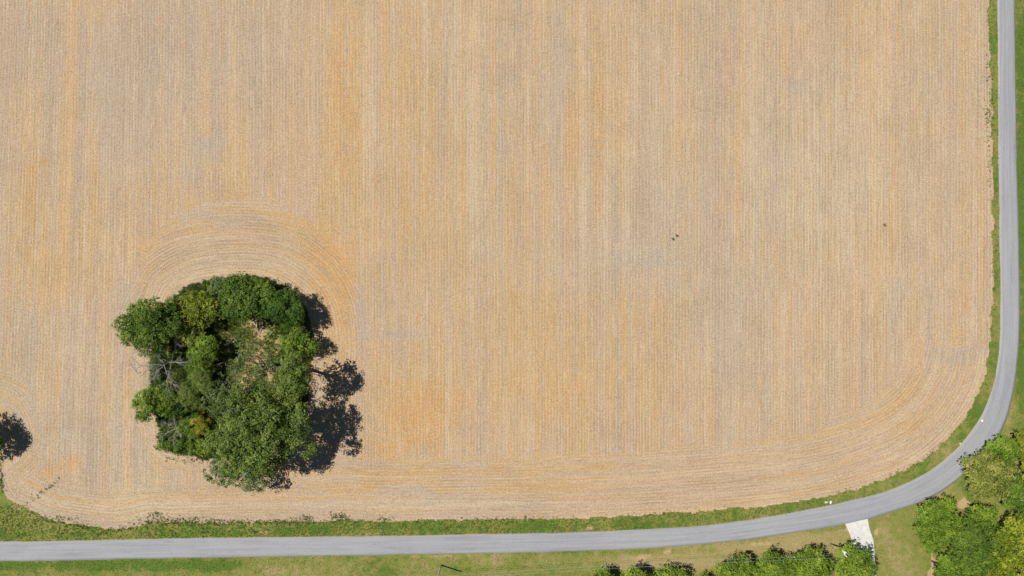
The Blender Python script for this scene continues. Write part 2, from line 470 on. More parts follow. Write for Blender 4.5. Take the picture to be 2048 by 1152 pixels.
CLAY = [(830, 830, 70, 70, 1.0), (800, 885, 50, 14, 0.9), (860, 800, 50, 50, 0.9), (690, 240, 22, 200, 0.8), (665, 590, 40, 110, 1.3), (630, 500, 40, 40, 0.8), (290, 500, 40, 30, 0.5), (70, 400, 50, 70, 0.7), (80, 340, 22, 14, 0.9), (90, 560, 60, 70, 0.5),
        (770, 700, 90, 70, 0.5), (1050, 780, 110, 60, 0.6), (1200, 780, 120, 70, 0.4), (1000, 955, 300, 22, 0.7), (700, 100, 120, 130, 0.4), (1190, 230, 50, 170, 0.55), (140, 930, 40, 30, 0.9), (90, 945, 22, 26, 0.8),
        (1830, 790, 60, 40, 0.55), (1810, 850, 60, 22, 0.5), (1740, 540, 60, 120, 0.4), (1060, 480, 60, 160, 0.35), (1575, 125, 8, 60, 0.8), (850, 350, 100, 200, 0.35), (740, 965, 70, 10, 0.7), (540, 990, 160, 8, 0.4),
        (1890, 200, 14, 170, 0.6), (160, 120, 24, 130, 0.5), (1355, 320, 6, 200, 0.5), (1210, 985, 120, 12, 0.4), (1080, 640, 200, 60, 0.3), (420, 470, 110, 12, 0.3), (560, 460, 50, 14, 0.6), (1290, 640, 60, 90, 0.35)]
GREY = [(420, 292, 22, 12, 0.9), (400, 330, 14, 40, 0.5), (260, 170, 90, 150, 0.5), (1935, 708, 30, 12, 1.1), (1890, 700, 10, 10, 0.7), (790, 665, 50, 10, 0.5), (1650, 300, 130, 300, 0.15), (1600, 165, 36, 14, 0.8),
        (200, 880, 120, 90, 0.3), (1480, 700, 80, 150, 0.35), (1110, 170, 40, 200, 0.35), (420, 440, 80, 10, 0.5), (1300, 520, 60, 12, 0.5), (1380, 500, 200, 260, 0.25), (60, 60, 80, 120, 0.4), (350, 60, 120, 140, 0.3),
        (820, 990, 70, 14, 0.6), (1060, 1000, 60, 8, 0.5), (640, 1010, 60, 16, 0.4), (720, 640, 16, 70, 0.5), (240, 620, 20, 80, 0.4), (1850, 640, 16, 80, 0.6), (1790, 630, 12, 70, 0.5), (120, 660, 60, 70, 0.3), (510, 140, 80, 160, 0.3)]
PALE = [(260, 1010, 180, 30, 1.0), (1640, 300, 140, 200, 1.0), (1720, 600, 160, 200, 0.5), (480, 540, 130, 50, 0.8), (1780, 900, 60, 25, 0.8), (1500, 1000, 300, 12, 0.6), (1960, 300, 14, 350, 0.8), (860, 995, 100, 22, 0.6), (200, 700, 80, 200, 0.3), (1250, 1020, 260, 8, 0.5), (420, 560, 120, 26, 0.5)]
left_tree_c = W(-15, 862)
def field_attrs(x, y):
    px = x * PPM + 1024; py = 576 - y * PPM
    isl, _ = poly_dist(x, y, ISL)
    ed, arc = poly_dist(x, y, FE, closed=False)
    lean = np.clip((420 - px) / 420, 0, 2.5)
    ra = x - y * 0.065 * lean * 0.55
    cx, cy = W(485, 735)
    ang = np.arctan2(-(y - cy), x - cx)
    ang = np.where(ang > math.pi / 2, ang - 2 * math.pi, ang)          # seam points down, under the headland
    lt = np.hypot(x - left_tree_c[0], y - left_tree_c[1])
    use_l = lt < isl + 9
    ring = np.where(use_l, lt * 1.0 + 50, isl)
    ex, ey = W(487, 690)
    rell = 1 - np.sqrt(((px - 490) / 245) ** 2 + ((py - 700) / 310) ** 2)
    rm = np.where(rell > -5, rell * 26, -20)
    rm = np.minimum(rm, (930 - py) / PPM)
    lm = (1 - np.sqrt(((px + 15) / 95) ** 2 + ((py - 862) / 125) ** 2)) * 14
    lm = np.minimum(lm, (960 - py) / PPM)
    rm = np.where(use_l, lm, rm)
    width = 15.5 + 3.0 * np.exp(-((px - 1800) / 160) ** 2) * 1.5 - 6.0 * np.clip((650 - px) / 250, 0, 1)
    hm = np.where(py > 640, width - ed, -20.0)
    hm = np.minimum(hm, np.where(px > 1000, (py - 690) / PPM, 50))
    wx = x + (vnoise(x * 0.25, y * 0.06, 1) - 0.5) * 5; wy = y + (vnoise(x * 0.15, y * 0.15, 5) - 0.5) * 5
    return {'row_across': ra, 'row_along': y, 'ring_across': ring, 'ring_along': np.where(use_l, np.arctan2(y - left_tree_c[1], -(x - left_tree_c[0])) * 12 + 300, ang * 24),
            'head_across': ed, 'head_along': arc, 'ring_mask': rm, 'head_mask': hm,
            'clay': np.clip(gauss_map(wx, wy, CLAY), 0, 1.4), 'grey': np.clip(gauss_map(wx, wy, GREY), 0, 1.3), 'pale': gauss_map(wx, wy, PALE)}

field = clip_sheet('field', axis(-146, 122, 0.6, -430, 124, 12), axis(-62, 90, 0.6, -64, 440, 12), field_sdf, 0.32,
                   lambda x, y: 0.03 + 0.05 * (fbm(x * 0.15, y * 0.15, 4) - 0.5), M_field, field_attrs)
tag(field, kind='structure')

# ------------------------------------------------------------------ island ground
ISOIL = [(522, 666, 18, 22, 0.75), (500, 648, 26, 9, 0.5), (556, 690, 10, 20, 0.8), (515, 720, 26, 26, 0.6), (490, 765, 18, 26, 0.8), (540, 755, 10, 20, 0.7), (460, 690, 12, 30, 0.6), (475, 815, 16, 8, 0.7), (445, 760, 14, 18, 0.5), (400, 912, 40, 5, 0.3)]
IDRY = [(510, 710, 60, 60, 0.7), (350, 860, 30, 26, 0.4), (480, 790, 50, 40, 0.5), (500, 640, 50, 20, 0.5)]
ILUSH = [(390, 580, 70, 22, 0.9), (480, 672, 26, 20, 0.9), (360, 895, 80, 22, 0.8), (310, 760, 20, 60, 0.7), (590, 640, 40, 60, 0.6), (560, 860, 80, 40, 0.4)]
def isl_sdf(x, y):
    d, _ = poly_dist(x, y, ISL)
    return d + (fbm(x * 0.6, y * 0.6, 6, 3) - 0.5) * 1.6
def isl_attrs(x, y):
    return {'dry': gauss_map(x, y, IDRY), 'lush': gauss_map(x, y, ILUSH), 'soil': gauss_map(x, y, ISOIL)}
island = clip_sheet('island_ground', np.arange(-94, -46, 0.5), np.arange(-46, 6, 0.5), isl_sdf, 0.28,
                    lambda x, y: 0.075 + 0.10 * np.clip(-isl_sdf(x, y) / 4, 0, 1) * fbm(x * 0.3, y * 0.3, 8), grass_material('grove_floor_grass'), isl_attrs)
tag(island, kind='structure')

# ------------------------------------------------------------------ road and driveway
nr = len(RN)
rows = []
cross = [0.0, 0.0, 0.12, 0.3, 0.5, 0.7, 0.88, 1.0, 1.0]
rz = [0.0, 0.07, 0.10, 0.13, 0.145, 0.13, 0.10, 0.07, 0.0]
arcl = np.r_[0, np.cumsum(np.linalg.norm(np.diff((RN + RS) / 2, axis=0), axis=1))]
V, A, B = [], [], []
for c, z in zip(cross, rz):
    jit = np.zeros((nr, 2))
    P = RN * (1 - c) + RS * c
    if c in (0.0, 1.0):
        nrm = (RN - RS) / np.linalg.norm(RN - RS, axis=1)[:, None]
        P = P + nrm * ((fbm(arcl * 0.35, arcl * 0 + c * 9, 3) - 0.5) * 0.45)[:, None]
    V.append(np.column_stack([P, np.full(nr, z)])); A.append(np.full(nr, c)); B.append(arcl)
nc = len(cross)
V = np.array(V).reshape(-1, 3)
i = np.arange(nr * nc).reshape(nc, nr)
F = np.stack([i[:-1, :-1].ravel(), i[1:, :-1].ravel(), i[1:, 1:].ravel(), i[:-1, 1:].ravel()], 1)
road = np_mesh('road', V, F, M_road, attrs={'across': np.array(A).ravel(), 'along': np.array(B).ravel()}, smooth=True)
tag(road, kind='structure')

import bmesh
def slab(name, P, z0, z1, mat, parent=None):
    bm = bmesh.new()
    vs = [bm.verts.new((p[0], p[1], z1)) for p in P]
    f = bm.faces.new(vs)
    r = bmesh.ops.extrude_face_region(bm, geom=[f])
    bmesh.ops.translate(bm, vec=(0, 0, z0 - z1), verts=[v for v in r['geom'] if isinstance(v, bmesh.types.BMVert)])
    bmesh.ops.recalc_face_normals(bm, faces=bm.faces)
    me = bpy.data.meshes.new(name); bm.to_mesh(me); bm.free()
    me.materials.append(mat)
    o = bpy.data.objects.new(name, me); COL.objects.link(o)
    if parent: o.parent = parent
    return o

drive = empty('driveway', (*W(1722, 1080), 0))
tag(drive, kind='structure')
lft = catmull(WP([(1690, 1047.5), (1697, 1062), (1704, 1082), (1711, 1112), (1714, 1150), (1716, 1200)]), 8)
rgt = catmull(WP([(1735, 1037.5), (1739, 1058), (1746, 1080), (1749.5, 1112), (1752, 1150), (1753, 1200)]), 8)
lft = resample(lft, 40); rgt = resample(rgt, 40)
cuts = [0, 9, 17, 25, 32, 39]
dx, dy = drive.location.x, drive.location.y
for a, b in zip(cuts[:-1], cuts[1:]):
    L = lft[a:b + 1].copy(); R_ = rgt[a:b + 1].copy()
    if b < 39:                                   # leave a 2 cm expansion joint
        L[-1] += (L[-2] - L[-1]) / np.linalg.norm(L[-2] - L[-1]) * 0.03
        R_[-1] += (R_[-2] - R_[-1]) / np.linalg.norm(R_[-2] - R_[-1]) * 0.03
    P = np.vstack([L, R_[::-1]]) - np.array([dx, dy])
    slab('concrete_slab', P, -0.05, 0.085, M_conc, drive)

# ------------------------------------------------------------------ plants
def tube(path, radii, sides=6):
    path = np.asarray(path, float); n = len(path)
    tg = np.gradient(path, axis=0); tg /= np.linalg.norm(tg, axis=1)[:, None] + 1e-9
    ref = np.where(np.abs(tg[:, 2:3]) > 0.9, np.array([[1.0, 0, 0]]), np.array([[0, 0, 1.0]]))
    u = np.cross(tg, ref); u /= np.linalg.norm(u, axis=1)[:, None] + 1e-9
    v = np.cross(tg, u)
    a = np.linspace(0, 2 * math.pi, sides, endpoint=False)
    V = path[:, None, :] + (u[:, None, :] * np.cos(a)[None, :, None] + v[:, None, :] * np.sin(a)[None, :, None]) * np.asarray(radii)[:, None, None]
    V = V.reshape(-1, 3)
    F = []
    for i in range(n - 1):
        for k in range(sides):
            F.append((i * sides + k, i * sides + (k + 1) % sides, (i + 1) * sides + (k + 1) % sides, (i + 1) * sides + k))
    V = np.vstack([V, path[:1], path[-1:]])
    b, t = n * sides, n * sides + 1
    for k in range(sides):
        F.append((b, (k + 1) % sides, k, k)); F.append((t, (n - 1) * sides + k, (n - 1) * sides + (k + 1) % sides, (n - 1) * sides + (k + 1) % sides))
    return V, F

class Acc:
    def __init__(self): self.V = []; self.F = []; self.n = 0
    def add(self, V, F):
        self.V.append(np.asarray(V)); self.F.append(np.asarray(F) + self.n); self.n += len(V)
    def build(self, name, mat, parent=None, smooth=True):
        V = np.vstack(self.V); F = np.vstack(self.F)
        me = bpy.data.meshes.new(name)
        fl = [tuple(dict.fromkeys(f)) for f in F.tolist()]
        me.from_pydata(V.tolist(), [], fl)
        if smooth: me.polygons.foreach_set('use_smooth', np.ones(len(me.polygons), dtype=bool))
        me.materials.append(mat)
        o = bpy.data.objects.new(name, me); COL.objects.link(o)
        if parent: o.parent = parent
        return o

def unit(v): return v / (np.linalg.norm(v, axis=-1, keepdims=True) + 1e-9)

def leaves(C, N, size, tint, rng, aspect=0.62):
    """rhombic leaf sprays at C with normals N"""
    n = len(C)
    N = unit(N)
    r = unit(rng.normal(size=(n, 3)))
    a = unit(np.cross(N, r)); b = np.cross(N, a)
    s = (size * rng.uniform(0.65, 1.25, n))[:, None]
    fold = N * s * 0.14
    V = np.stack([C - a * s * 0.5, C + b * s * 0.5 * aspect + fold, C + a * s * 0.5, C - b * s * 0.5 * aspect + fold], 1).reshape(-1, 3)
    F = np.arange(n * 4).reshape(n, 4)
    T = np.repeat(tint, 4)
    return V, F, T

def foliage(rng, lobes, n_clump, per_clump, clump_r, leaf, up=0.7, flat=0.6, spray=0.18):
    """lobes (k,4): centre + radius.  clumps sit on the lobes' shells, leaves fill the clumps"""
    w = lobes[:, 3] ** 2; w = w / w.sum()
    k = rng.choice(len(lobes), n_clump, p=w)
    d = rng.normal(size=(n_clump, 3)); d[:, 2] = np.where(d[:, 2] < -0.15, -d[:, 2] * 0.8, d[:, 2]); d = unit(d)
    rad = lobes[k, 3] * rng.uniform(0.50, 1.05, n_clump)
    far = rng.random(n_clump) < spray
    rad = np.where(far, rad * rng.uniform(1.05, 1.3, n_clump), rad)
    cc = lobes[k, :3] + d * rad[:, None]
    ctint = np.clip(rng.normal(0.5, 0.2, n_clump) + rng.normal(0, 0.15, len(lobes))[k], 0, 1)
    cr = clump_r * rng.uniform(0.6, 1.3, n_clump)
    idx = np.repeat(np.arange(n_clump), per_clump)
    o = unit(rng.normal(size=(len(idx), 3))) * (rng.random(len(idx)) ** 0.45)[:, None]
    o[:, 2] *= flat
    C = cc[idx] + o * cr[idx][:, None]
    N = d[idx] * 0.8 + o * 0.5 + np.array([0, 0, up]) + rng.normal(size=(len(idx), 3)) * 0.45
    T = np.clip(ctint[idx] + rng.normal(0, 0.12, len(idx)), 0, 1)
    return leaves(C, N, leaf, T, rng)

def crown_lobes(rng, R, Rz, zc, n, lr=(0.26, 0.42), spread=0.80, squash=(1, 1), rot=0.0, zlo=0.35):
    th = np.arange(n) * 2.399963 + rng.uniform(0, 6.28)
    rr = np.sqrt((np.arange(n) + 0.4) / n) * spread * rng.uniform(0.82, 1.12, n)
    x = np.cos(th) * rr; y = np.sin(th) * rr
    z = np.sqrt(np.clip(1 - np.minimum(rr, 0.98) ** 2, 0.04, 1)) * rng.uniform(zlo, 1.0, n)
    sx, sy = squash
    ca, sa = math.cos(rot), math.sin(rot)
    xs, ys = x * R * sx, y * R * sy
    return np.column_stack([xs * ca - ys * sa, xs * sa + ys * ca, zc + (z - 0.35) * Rz * 0.75, rng.uniform(*lr, n) * R])

def limb_path(rng, a, b, n=7, bow=0.12):
    a = np.array(a, float); b = np.array(b, float)
    t = np.linspace(0, 1, n)[:, None]
    L = np.linalg.norm(b - a)
    mid = (a + b) / 2 + rng.normal(size=3) * L * bow + np.array([0, 0, L * 0.12])
    p = (1 - t) ** 2 * a + 2 * (1 - t) * t * mid + t ** 2 * b
    p[1:-1] += rng.normal(size=(n - 2, 3)) * L * 0.018
    return p

LEAF = {
    'mid':    leaf_mat('leaves_mid_green', (0.040, 0.085, 0.010), (0.115, 0.205, 0.022), (0.250, 0.350, 0.048)),
    'ash':    leaf_mat('leaves_ash_green', (0.048, 0.085, 0.015), (0.135, 0.205, 0.034), (0.285, 0.360, 0.075)),
    'dark':   leaf_mat('leaves_dark_green', (0.030, 0.070, 0.010), (0.070, 0.145, 0.018), (0.140, 0.235, 0.032)),
    'yellow': leaf_mat('leaves_yellow_green', (0.085, 0.125, 0.010), (0.200, 0.250, 0.020), (0.350, 0.380, 0.045)),
    'lime':   leaf_mat('leaves_lime_green', (0.075, 0.120, 0.010), (0.240, 0.310, 0.020), (0.470, 0.500, 0.055)),
    'spring': leaf_mat('leaves_spring_green', (0.045, 0.092, 0.010), (0.180, 0.285, 0.024), (0.390, 0.490, 0.060)),
    'olive':  leaf_mat('leaves_olive_green', (0.100, 0.130, 0.020), (0.250, 0.290, 0.050), (0.430, 0.440, 0.120)),
    'grey':   leaf_mat('leaves_grey_green', (0.070, 0.110, 0.034), (0.165, 0.230, 0.072), (0.310, 0.370, 0.140)),
    'bright': leaf_mat('leaves_bright_green', (0.055, 0.112, 0.010), (0.160, 0.265, 0.024), (0.310, 0.420, 0.050)),
    'gold':   leaf_mat('leaves_golden', (0.190, 0.180, 0.015), (0.340, 0.310, 0.030), (0.460, 0.400, 0.060)),
    'feather': leaf_mat('leaves_feathery_green', (0.095, 0.140, 0.022), (0.175, 0.235, 0.040), (0.260, 0.310, 0.068)),
}
TREES = []
def tree(px, py, rpx, h, leaf, label, cat='tree', name='broadleaf_tree', group=None, seed=1, nl=None, dens=1.0, lsize=0.42, clump=0.75,
         squash=(1, 1), rot=0.0, lr=(0.26, 0.42), spray=0.18, twigs=0, base_off=(0, 0), up=0.7, flat=0.6, bark=None, zfrac=0.60, spread=0.8, zlo=0.35):
    """px,py,rpx: crown centre and radius in the photo; h: height in metres"""
    rng = np.random.default_rng(seed)
    zc = h * zfrac
    k = (CAM_H - zc) / CAM_H / PPM
    R = rpx * k
    x, y = W(px, py, zc)
    root = empty(name, (x + base_off[0], y + base_off[1], 0))
    tag(root, label, cat, group)
    ox, oy = -base_off[0], -base_off[1]
    if nl is None: nl = int(max(6, min(26, 5 + R * 1.5)))
    Rz = h * 0.5
    lob = crown_lobes(rng, R, Rz, zc, nl, lr, spread, squash, rot, zlo)
    lob[:, 0] += ox; lob[:, 1] += oy
    lob[:, 3] = np.minimum(lob[:, 3], lob[:, 2] - 0.3)
    lob[:, 3] = np.maximum(lob[:, 3], 0.35)
    # top of crown at h
    top = (lob[:, 2] + lob[:, 3]).max()
    lob[:, 2] -= (top - h) * np.clip(lob[:, 2] / top, 0, 1)
    area = (lob[:, 3] ** 2).sum() * 2 * math.pi
    ncl = int(max(40, area * 0.85 * dens / (clump ** 2)))
    ncl = min(ncl, 2600)
    per = int(max(6, 2.1 * (clump / lsize) ** 2 * 2.2))
    V, F, T = foliage(rng, lob, ncl, per, clump, lsize, up, flat, spray)
    V[:, 2] = np.maximum(V[:, 2], 0.25)
    # trunk with limbs
    acc = Acc()
    r0 = 0.020 * h + 0.05
    fork = np.array([ox * 0.25, oy * 0.25, h * 0.30])
    acc.add(*tube([(0, 0, -0.15), (0, 0, 0.15), (ox * 0.05, oy * 0.05, h * 0.1), tuple(fork * [0.7, 0.7, 0.75]), tuple(fork)], [r0 * 1.6, r0 * 1.25, r0, r0 * 0.9, r0 * 0.8], 8))
    for j in range(len(lob)):
        q = lob[j, :3] + np.array([0, 0, lob[j, 3] * 0.25])
        p = limb_path(rng, fork * [1, 1, rng.uniform(0.8, 1.0)], q)
        rr = r0 * 0.5 * (1 - np.linspace(0, 0.86, len(p)))
        acc.add(*tube(p, rr, 5))
        for s in range(3):
            st = p[rng.integers(3, len(p))]
            d = unit(rng.normal(size=3) * [1, 1, 0.6] + [0, 0, 0.35])
            pp = limb_path(rng, st, st + d * lob[j, 3] * rng.uniform(0.7, 1.05), 4)
            acc.add(*tube(pp, np.linspace(r0 * 0.14, 0.015, 4), 4))
    acc.build('trunk', bark or M_bark, root)
    np_mesh('crown', V, F, LEAF[leaf], root, {'tint': T})
    # a few bare grey twigs poking out of the crown
    for t in range(twigs):
        j = rng.integers(0, len(lob))
        ac = Acc()
        st = lob[j, :3]
        d = unit(rng.normal(size=3) * [1, 1, 0.3] + [0, 0, 0.9])
        e = st + d * lob[j, 3] * 1.35
        p = limb_path(rng, st, e, 6); ac.add(*tube(p, np.linspace(0.10, 0.04, 6), 4))
        for s in range(5):
            m = p[rng.integers(2, 6)]
            dd = unit(rng.normal(size=3) + [0, 0, 0.6])
            ac.add(*tube(limb_path(rng, m, m + dd * rng.uniform(0.8, 1.8), 4), np.linspace(0.05, 0.02, 4), 4))
        tag(ac.build('bare_branch', M_dead, root), 'bare grey branch poking out of the leaves')
    TREES.append(root)
    return root

def bare_tree(px, py, h, label, seed, reach=6.0, name='dead_tree', spread_dirs=None, base=None):
    rng = np.random.default_rng(seed)
    x, y = base or W(px, py, 0)
    root = empty(name, (x, y, 0)); tag(root, label, 'dead tree')
    acc = Acc()
    tr = limb_path(rng, (0, 0, -0.1), (rng.normal() * 0.4, rng.normal() * 0.4, h * 0.6), 6, 0.04)
    acc.add(*tube(tr, np.linspace(0.24, 0.12, 6), 8))
    acc.build('trunk', M_dead, root)
    dirs = spread_dirs or [i * 6.283 / 7 for i in range(7)]
    for a in dirs:
        ac = Acc()
        st = tr[rng.integers(2, 6)]
        L = reach * rng.uniform(0.75, 1.1)
        e = st + np.array([math.cos(a) * L, math.sin(a) * L, h * rng.uniform(0.15, 0.42)])
        p = limb_path(rng, st, e, 8, 0.10); ac.add(*tube(p, np.linspace(0.085, 0.018, 8), 5))
        for s in range(12):
            m = p[rng.integers(2, 8)]
            aa = a + rng.normal() * 0.8
            d = unit(np.array([math.cos(aa), math.sin(aa), rng.uniform(-0.1, 0.5)]))
            q = limb_path(rng, m, m + d * L * rng.uniform(0.2, 0.45), 5)
            ac.add(*tube(q, np.linspace(0.036, 0.014, 5), 4))
            for s2 in range(5):
                m2 = q[rng.integers(1, 5)]
                d2 = unit(d + rng.normal(size=3) * 0.6)
                ac.add(*tube(limb_path(rng, m2, m2 + d2 * L * rng.uniform(0.08, 0.18), 3), np.linspace(0.022, 0.010, 3), 3))
        ac.build('branch', M_dead, root)
    return root

GI = 'trees of the grove in the field'
tree(302, 648, 64, 11, 'mid', 'round mid-green tree jutting out leftmost at the upper left of the field grove', group=GI, seed=21, squash=(1.0, 0.85), twigs=0, lsize=0.40, dens=1.15)
tree(398, 616, 45, 7.5, 'yellow', 'yellow-green bushy tree at the top left of the field grove', group=GI, seed=22, lsize=0.42, clump=0.6, dens=1.0, squash=(1.05, 0.9))
tree(492, 596, 57, 10, 'mid', 'broad mid-green tree at the top edge of the field grove', group=GI, seed=23, twigs=3, dens=1.1, squash=(1.05, 0.85))
tree(572, 615, 47, 9.5, 'dark', 'green tree at the upper right of the field grove, leaves darkened for shade', group=GI, seed=24, lsize=0.34, clump=0.8, squash=(0.95, 0.95), dens=1.1)  # dark leaf colour stands in for shade from the broad tree to its left
tree(592, 688, 36, 7.5, 'bright', 'bright green small tree on the right edge of the field grove below the dark tree', group=GI, seed=25, squash=(1.05, 0.9))
tree(385, 668, 30, 6, 'olive', 'small olive tree in the shade between the left and the yellow-green trees', group=GI, seed=26, lsize=0.36)
tree(408, 705, 36, 7.5, 'bright', 'small bright green tree just left of the grove clearing', group=GI, seed=27, lsize=0.36)
tree(398, 745, 26, 5.5, 'mid', 'little green tree between the clearing and the dead tree', group=GI, seed=47, lsize=0.36)
tree(303, 806, 40, 7.5, 'bright', 'low spreading green tree jutting out at the lower left of the grove', group=GI, seed=28, squash=(1.15, 0.85), lsize=0.40, spray=0.3)
tree(350, 820, 22, 5, 'dark', 'small dark tree beside the lower left spreading tree', group=GI, seed=29)
tree(378, 795, 26, 6.5, 'feather', 'soft feathery green tree in the lower left of the grove', group=GI, seed=30, lsize=0.24, clump=0.7, spray=0.1)
tree(410, 768, 28, 7, 'feather', 'second soft feathery tree, closer to the clearing than the other', group=GI, seed=31, lsize=0.24, clump=0.7, spray=0.1)
tree(406, 847, 20, 6.5, 'gold', 'small golden-yellow shrub at the left foot of the largest tree', 'shrub', 'shrub', GI, seed=32, lsize=0.26, clump=0.5)
tree(520, 735, 82, 15, 'grey', 'tall sparse grey-green tree with the clearing showing through its crown', group=GI, seed=33, dens=0.15, nl=20, lsize=0.36, clump=0.8, spray=0.4, lr=(0.16, 0.26), squash=(1.05, 0.8))
tree(594, 752, 44, 18, 'ash', 'mid-green tree at the right edge of the grove above the largest tree', group=GI, seed=34, dens=0.8, squash=(0.8, 1.15), spray=0.35, zfrac=0.66, nl=18, lr=(0.22, 0.34))
tree(448, 795, 40, 10, 'grey', 'dark grey-green thin tree to the upper left of the largest tree', group=GI, seed=35, dens=0.3, clump=0.8, spray=0.35)
tree(526, 857, 114, 19, 'ash', 'largest tree of the grove, broad green crown at its lower right', group=GI, seed=36, nl=40, dens=1.0, lsize=0.44, clump=0.85, lr=(0.14, 0.25), spray=0.35, twigs=4, squash=(0.96, 0.86), spread=0.90)
tree(452, 940, 40, 9, 'grey', 'drooping pale green tree at the bottom of the grove', group=GI, seed=37, dens=0.7, lsize=0.4, spray=0.5, squash=(1, 0.9))
tree(512, 958, 34, 8, 'grey', 'thin pale crown at the very bottom of the grove under the largest tree', group=GI, seed=38, dens=0.6, spray=0.5)
tree(385, 850, 30, 3.0, 'mid', 'low green thicket beside the grey brushwood', 'shrub', 'shrub', GI, seed=39, lsize=0.34)
tree(345, 888, 34, 1.8, 'mid', 'low dense shrub at the lower left edge of the grove', 'shrub', 'shrub', GI, seed=40, lsize=0.32, clump=0.5, squash=(1.1, 0.6))
tree(400, 895, 32, 1.6, 'bright', 'low bright shrub at the bottom left edge of the grove', 'shrub', 'shrub', GI, seed=41, lsize=0.32, clump=0.5, squash=(1.1, 0.6))
tree(312, 735, 24, 2.2, 'grey', 'grey-green thicket under the dead tree at the left grove edge', 'shrub', 'shrub', GI, seed=42, lsize=0.3, clump=0.5, squash=(0.7, 1.3))
tree(438, 572, 24, 2.4, 'grey', 'grey-green low shrub at the top edge of the grove', 'shrub', 'shrub', GI, seed=43, lsize=0.32, clump=0.5)

bare_tree(352, 722, 8.5, 'bleached grey dead tree with bare branches on the left side of the grove', 51, 7.5, spread_dirs=[2.7, 3.1, 3.5, 4.1, 4.7, 5.4, 0.2, 1.2, 2.1])
bare_tree(362, 856, 2.6, 'low heap of grey dead branches at the lower left of the grove', 52, 3.2, name='dead_brush')

# lone tree at the left edge of the picture
tree(-38, 872, 44, 8.5, 'dark', 'dark tree cut off by the left edge of the picture, shadow on the field', seed=44, group='lone field trees', lsize=0.4, dens=1.1, lr=(0.3, 0.45))

# row of trees along the south side of the road
GS = 'round trees lined up south of the road'
S = [(1202, 1164, 36, 6.2, 'spring', 'first and leftmost tree of the row south of the road, barely in frame'),
     (1266, 1166, 42, 6.8, 'spring', 'second tree from the left in the row south of the road'),
     (1334, 1166, 46, 7.2, 'spring', 'third tree from the left in the row south of the road'),
     (1410, 1168, 27, 4.8, 'spring', 'fourth and smallest tree of the row south of the road'),
     (1474, 1151, 47, 7.2, 'spring', 'fifth tree from the left in the row south of the road, after the gap'),
     (1549, 1144, 47, 7.4, 'spring', 'sixth tree from the left in the row south of the road'),
     (1614, 1134, 50, 7.8, 'spring', 'seventh tree from the left in the row, beside the pole with the transformer'),
     (1705, 1127, 49, 8.2, 'spring', 'tree at the right end of the row, overhanging the white driveway')]
for q, (px, py, r, h, lf, lb) in enumerate(S):
    tree(px, py, r, h, lf, lb, group=GS, seed=60 + q, lsize=0.36, clump=0.55, dens=1.05, lr=(0.26, 0.36), nl=20, spray=0.10, flat=0.9, zlo=0.85, zfrac=0.55, spread=0.74)

# wood at the lower right
GE = 'trees of the wood in the road bend'
E = [(1874, 1044, 52, 9, 'bright', 'round dense green tree standing out leftmost of the wood in the bend', {}),
     (1968, 952, 54, 11, 'olive', 'pale olive tree of the wood nearest the road bend', dict(spray=0.3)),
     (2000, 900, 36, 9, 'bright', 'green tree at the top of the wood right beside the road', {}),
     (2045, 885, 34, 10, 'yellow', 'yellow-green tree at the top right corner of the wood', dict(spray=0.3)),
     (1948, 1092, 56, 10.5, 'mid', 'darker green feathery tree in the middle of the wood', dict(lsize=0.32)),
     (1958, 1036, 32, 8, 'bright', 'small green tree between the round tree and the olive tree', {}),
     (2024, 1080, 58, 12.5, 'lime', 'large lime-green tree at the right edge of the wood', {}),
     (2030, 985, 40, 11, 'mid', 'mid-green tree at the right picture edge beside the olive tree', {}),
     (1888, 1138, 34, 8, 'bright', 'green tree at the bottom left of the wood beside the lawn', {}),
     (1985, 1155, 46, 11, 'lime', 'lime tree cut off by the bottom edge of the picture', {}),
     (1925, 1170, 36, 9, 'mid', 'dark crown cut off by the bottom edge left of the lime trees', {}),
     (2062, 940, 34, 9, 'lime', 'lime crown cut off by the right edge beside the olive tree', {}),
     (2058, 1160, 40, 11, 'yellow', 'yellow-green crown in the bottom right corner of the picture', {}),
     (1915, 1085, 26, 6, 'yellow', 'small yellow-green tree behind the round tree of the wood', {})]
for q, (px, py, r, h, lf, lb, kw) in enumerate(E):
    tree(px, py, r, h, lf, lb, group=GE, seed=80 + q, **{**dict(lsize=0.40, clump=0.62, dens=1.2, zlo=0.65), **kw})
tree(2062, 42, 16, 3.0, 'dark', 'dark shrub at the right edge of the picture near its top', 'shrub', 'shrub', seed=99, lsize=0.3, clump=0.45)

# ------------------------------------------------------------------ grass, weeds, crop residue (uncountable)
def tufts(name, P, hgt, wid, blades, mat, label, cat, rng, tint=None, z0=0.0, lean=0.7):
    n = len(P)
    if n == 0: return
    idx = np.repeat(np.arange(n), blades)
    m = len(idx)
    a = rng.uniform(0, 6.283, m)
    hs = hgt * rng.uniform(0.5, 1.3, m) * np.repeat(rng.uniform(0.6, 1.3, n), blades)
    L = hs * lean * rng.uniform(0.5, 1.4, m)
    base = np.column_stack([P[idx], np.full(m, z0)]) + np.column_stack([rng.normal(0, wid * 0.7, m), rng.normal(0, wid * 0.7, m), np.zeros(m)])
    side = np.column_stack([-np.sin(a), np.cos(a), np.zeros(m)]) * (wid * rng.uniform(0.35, 0.7, m))[:, None]
    tip = base + np.column_stack([np.cos(a) * L, np.sin(a) * L, hs])
    V = np.stack([base - side, base + side, tip], 1).reshape(-1, 3)
    tt = np.clip((rng.normal(0.5, 0.2, n) if tint is None else tint)[idx] + rng.normal(0, 0.12, m), 0, 1)
    o = np_mesh(name, V, np.arange(m * 3).reshape(m, 3), mat, None, {'tint': np.repeat(tt, 3)})
    return tag(o, label, cat, kind='stuff')

def scatter(n, x0, x1, y0, y1, rng):
    return np.column_stack([rng.uniform(x0, x1, n), rng.uniform(y0, y1, n)])

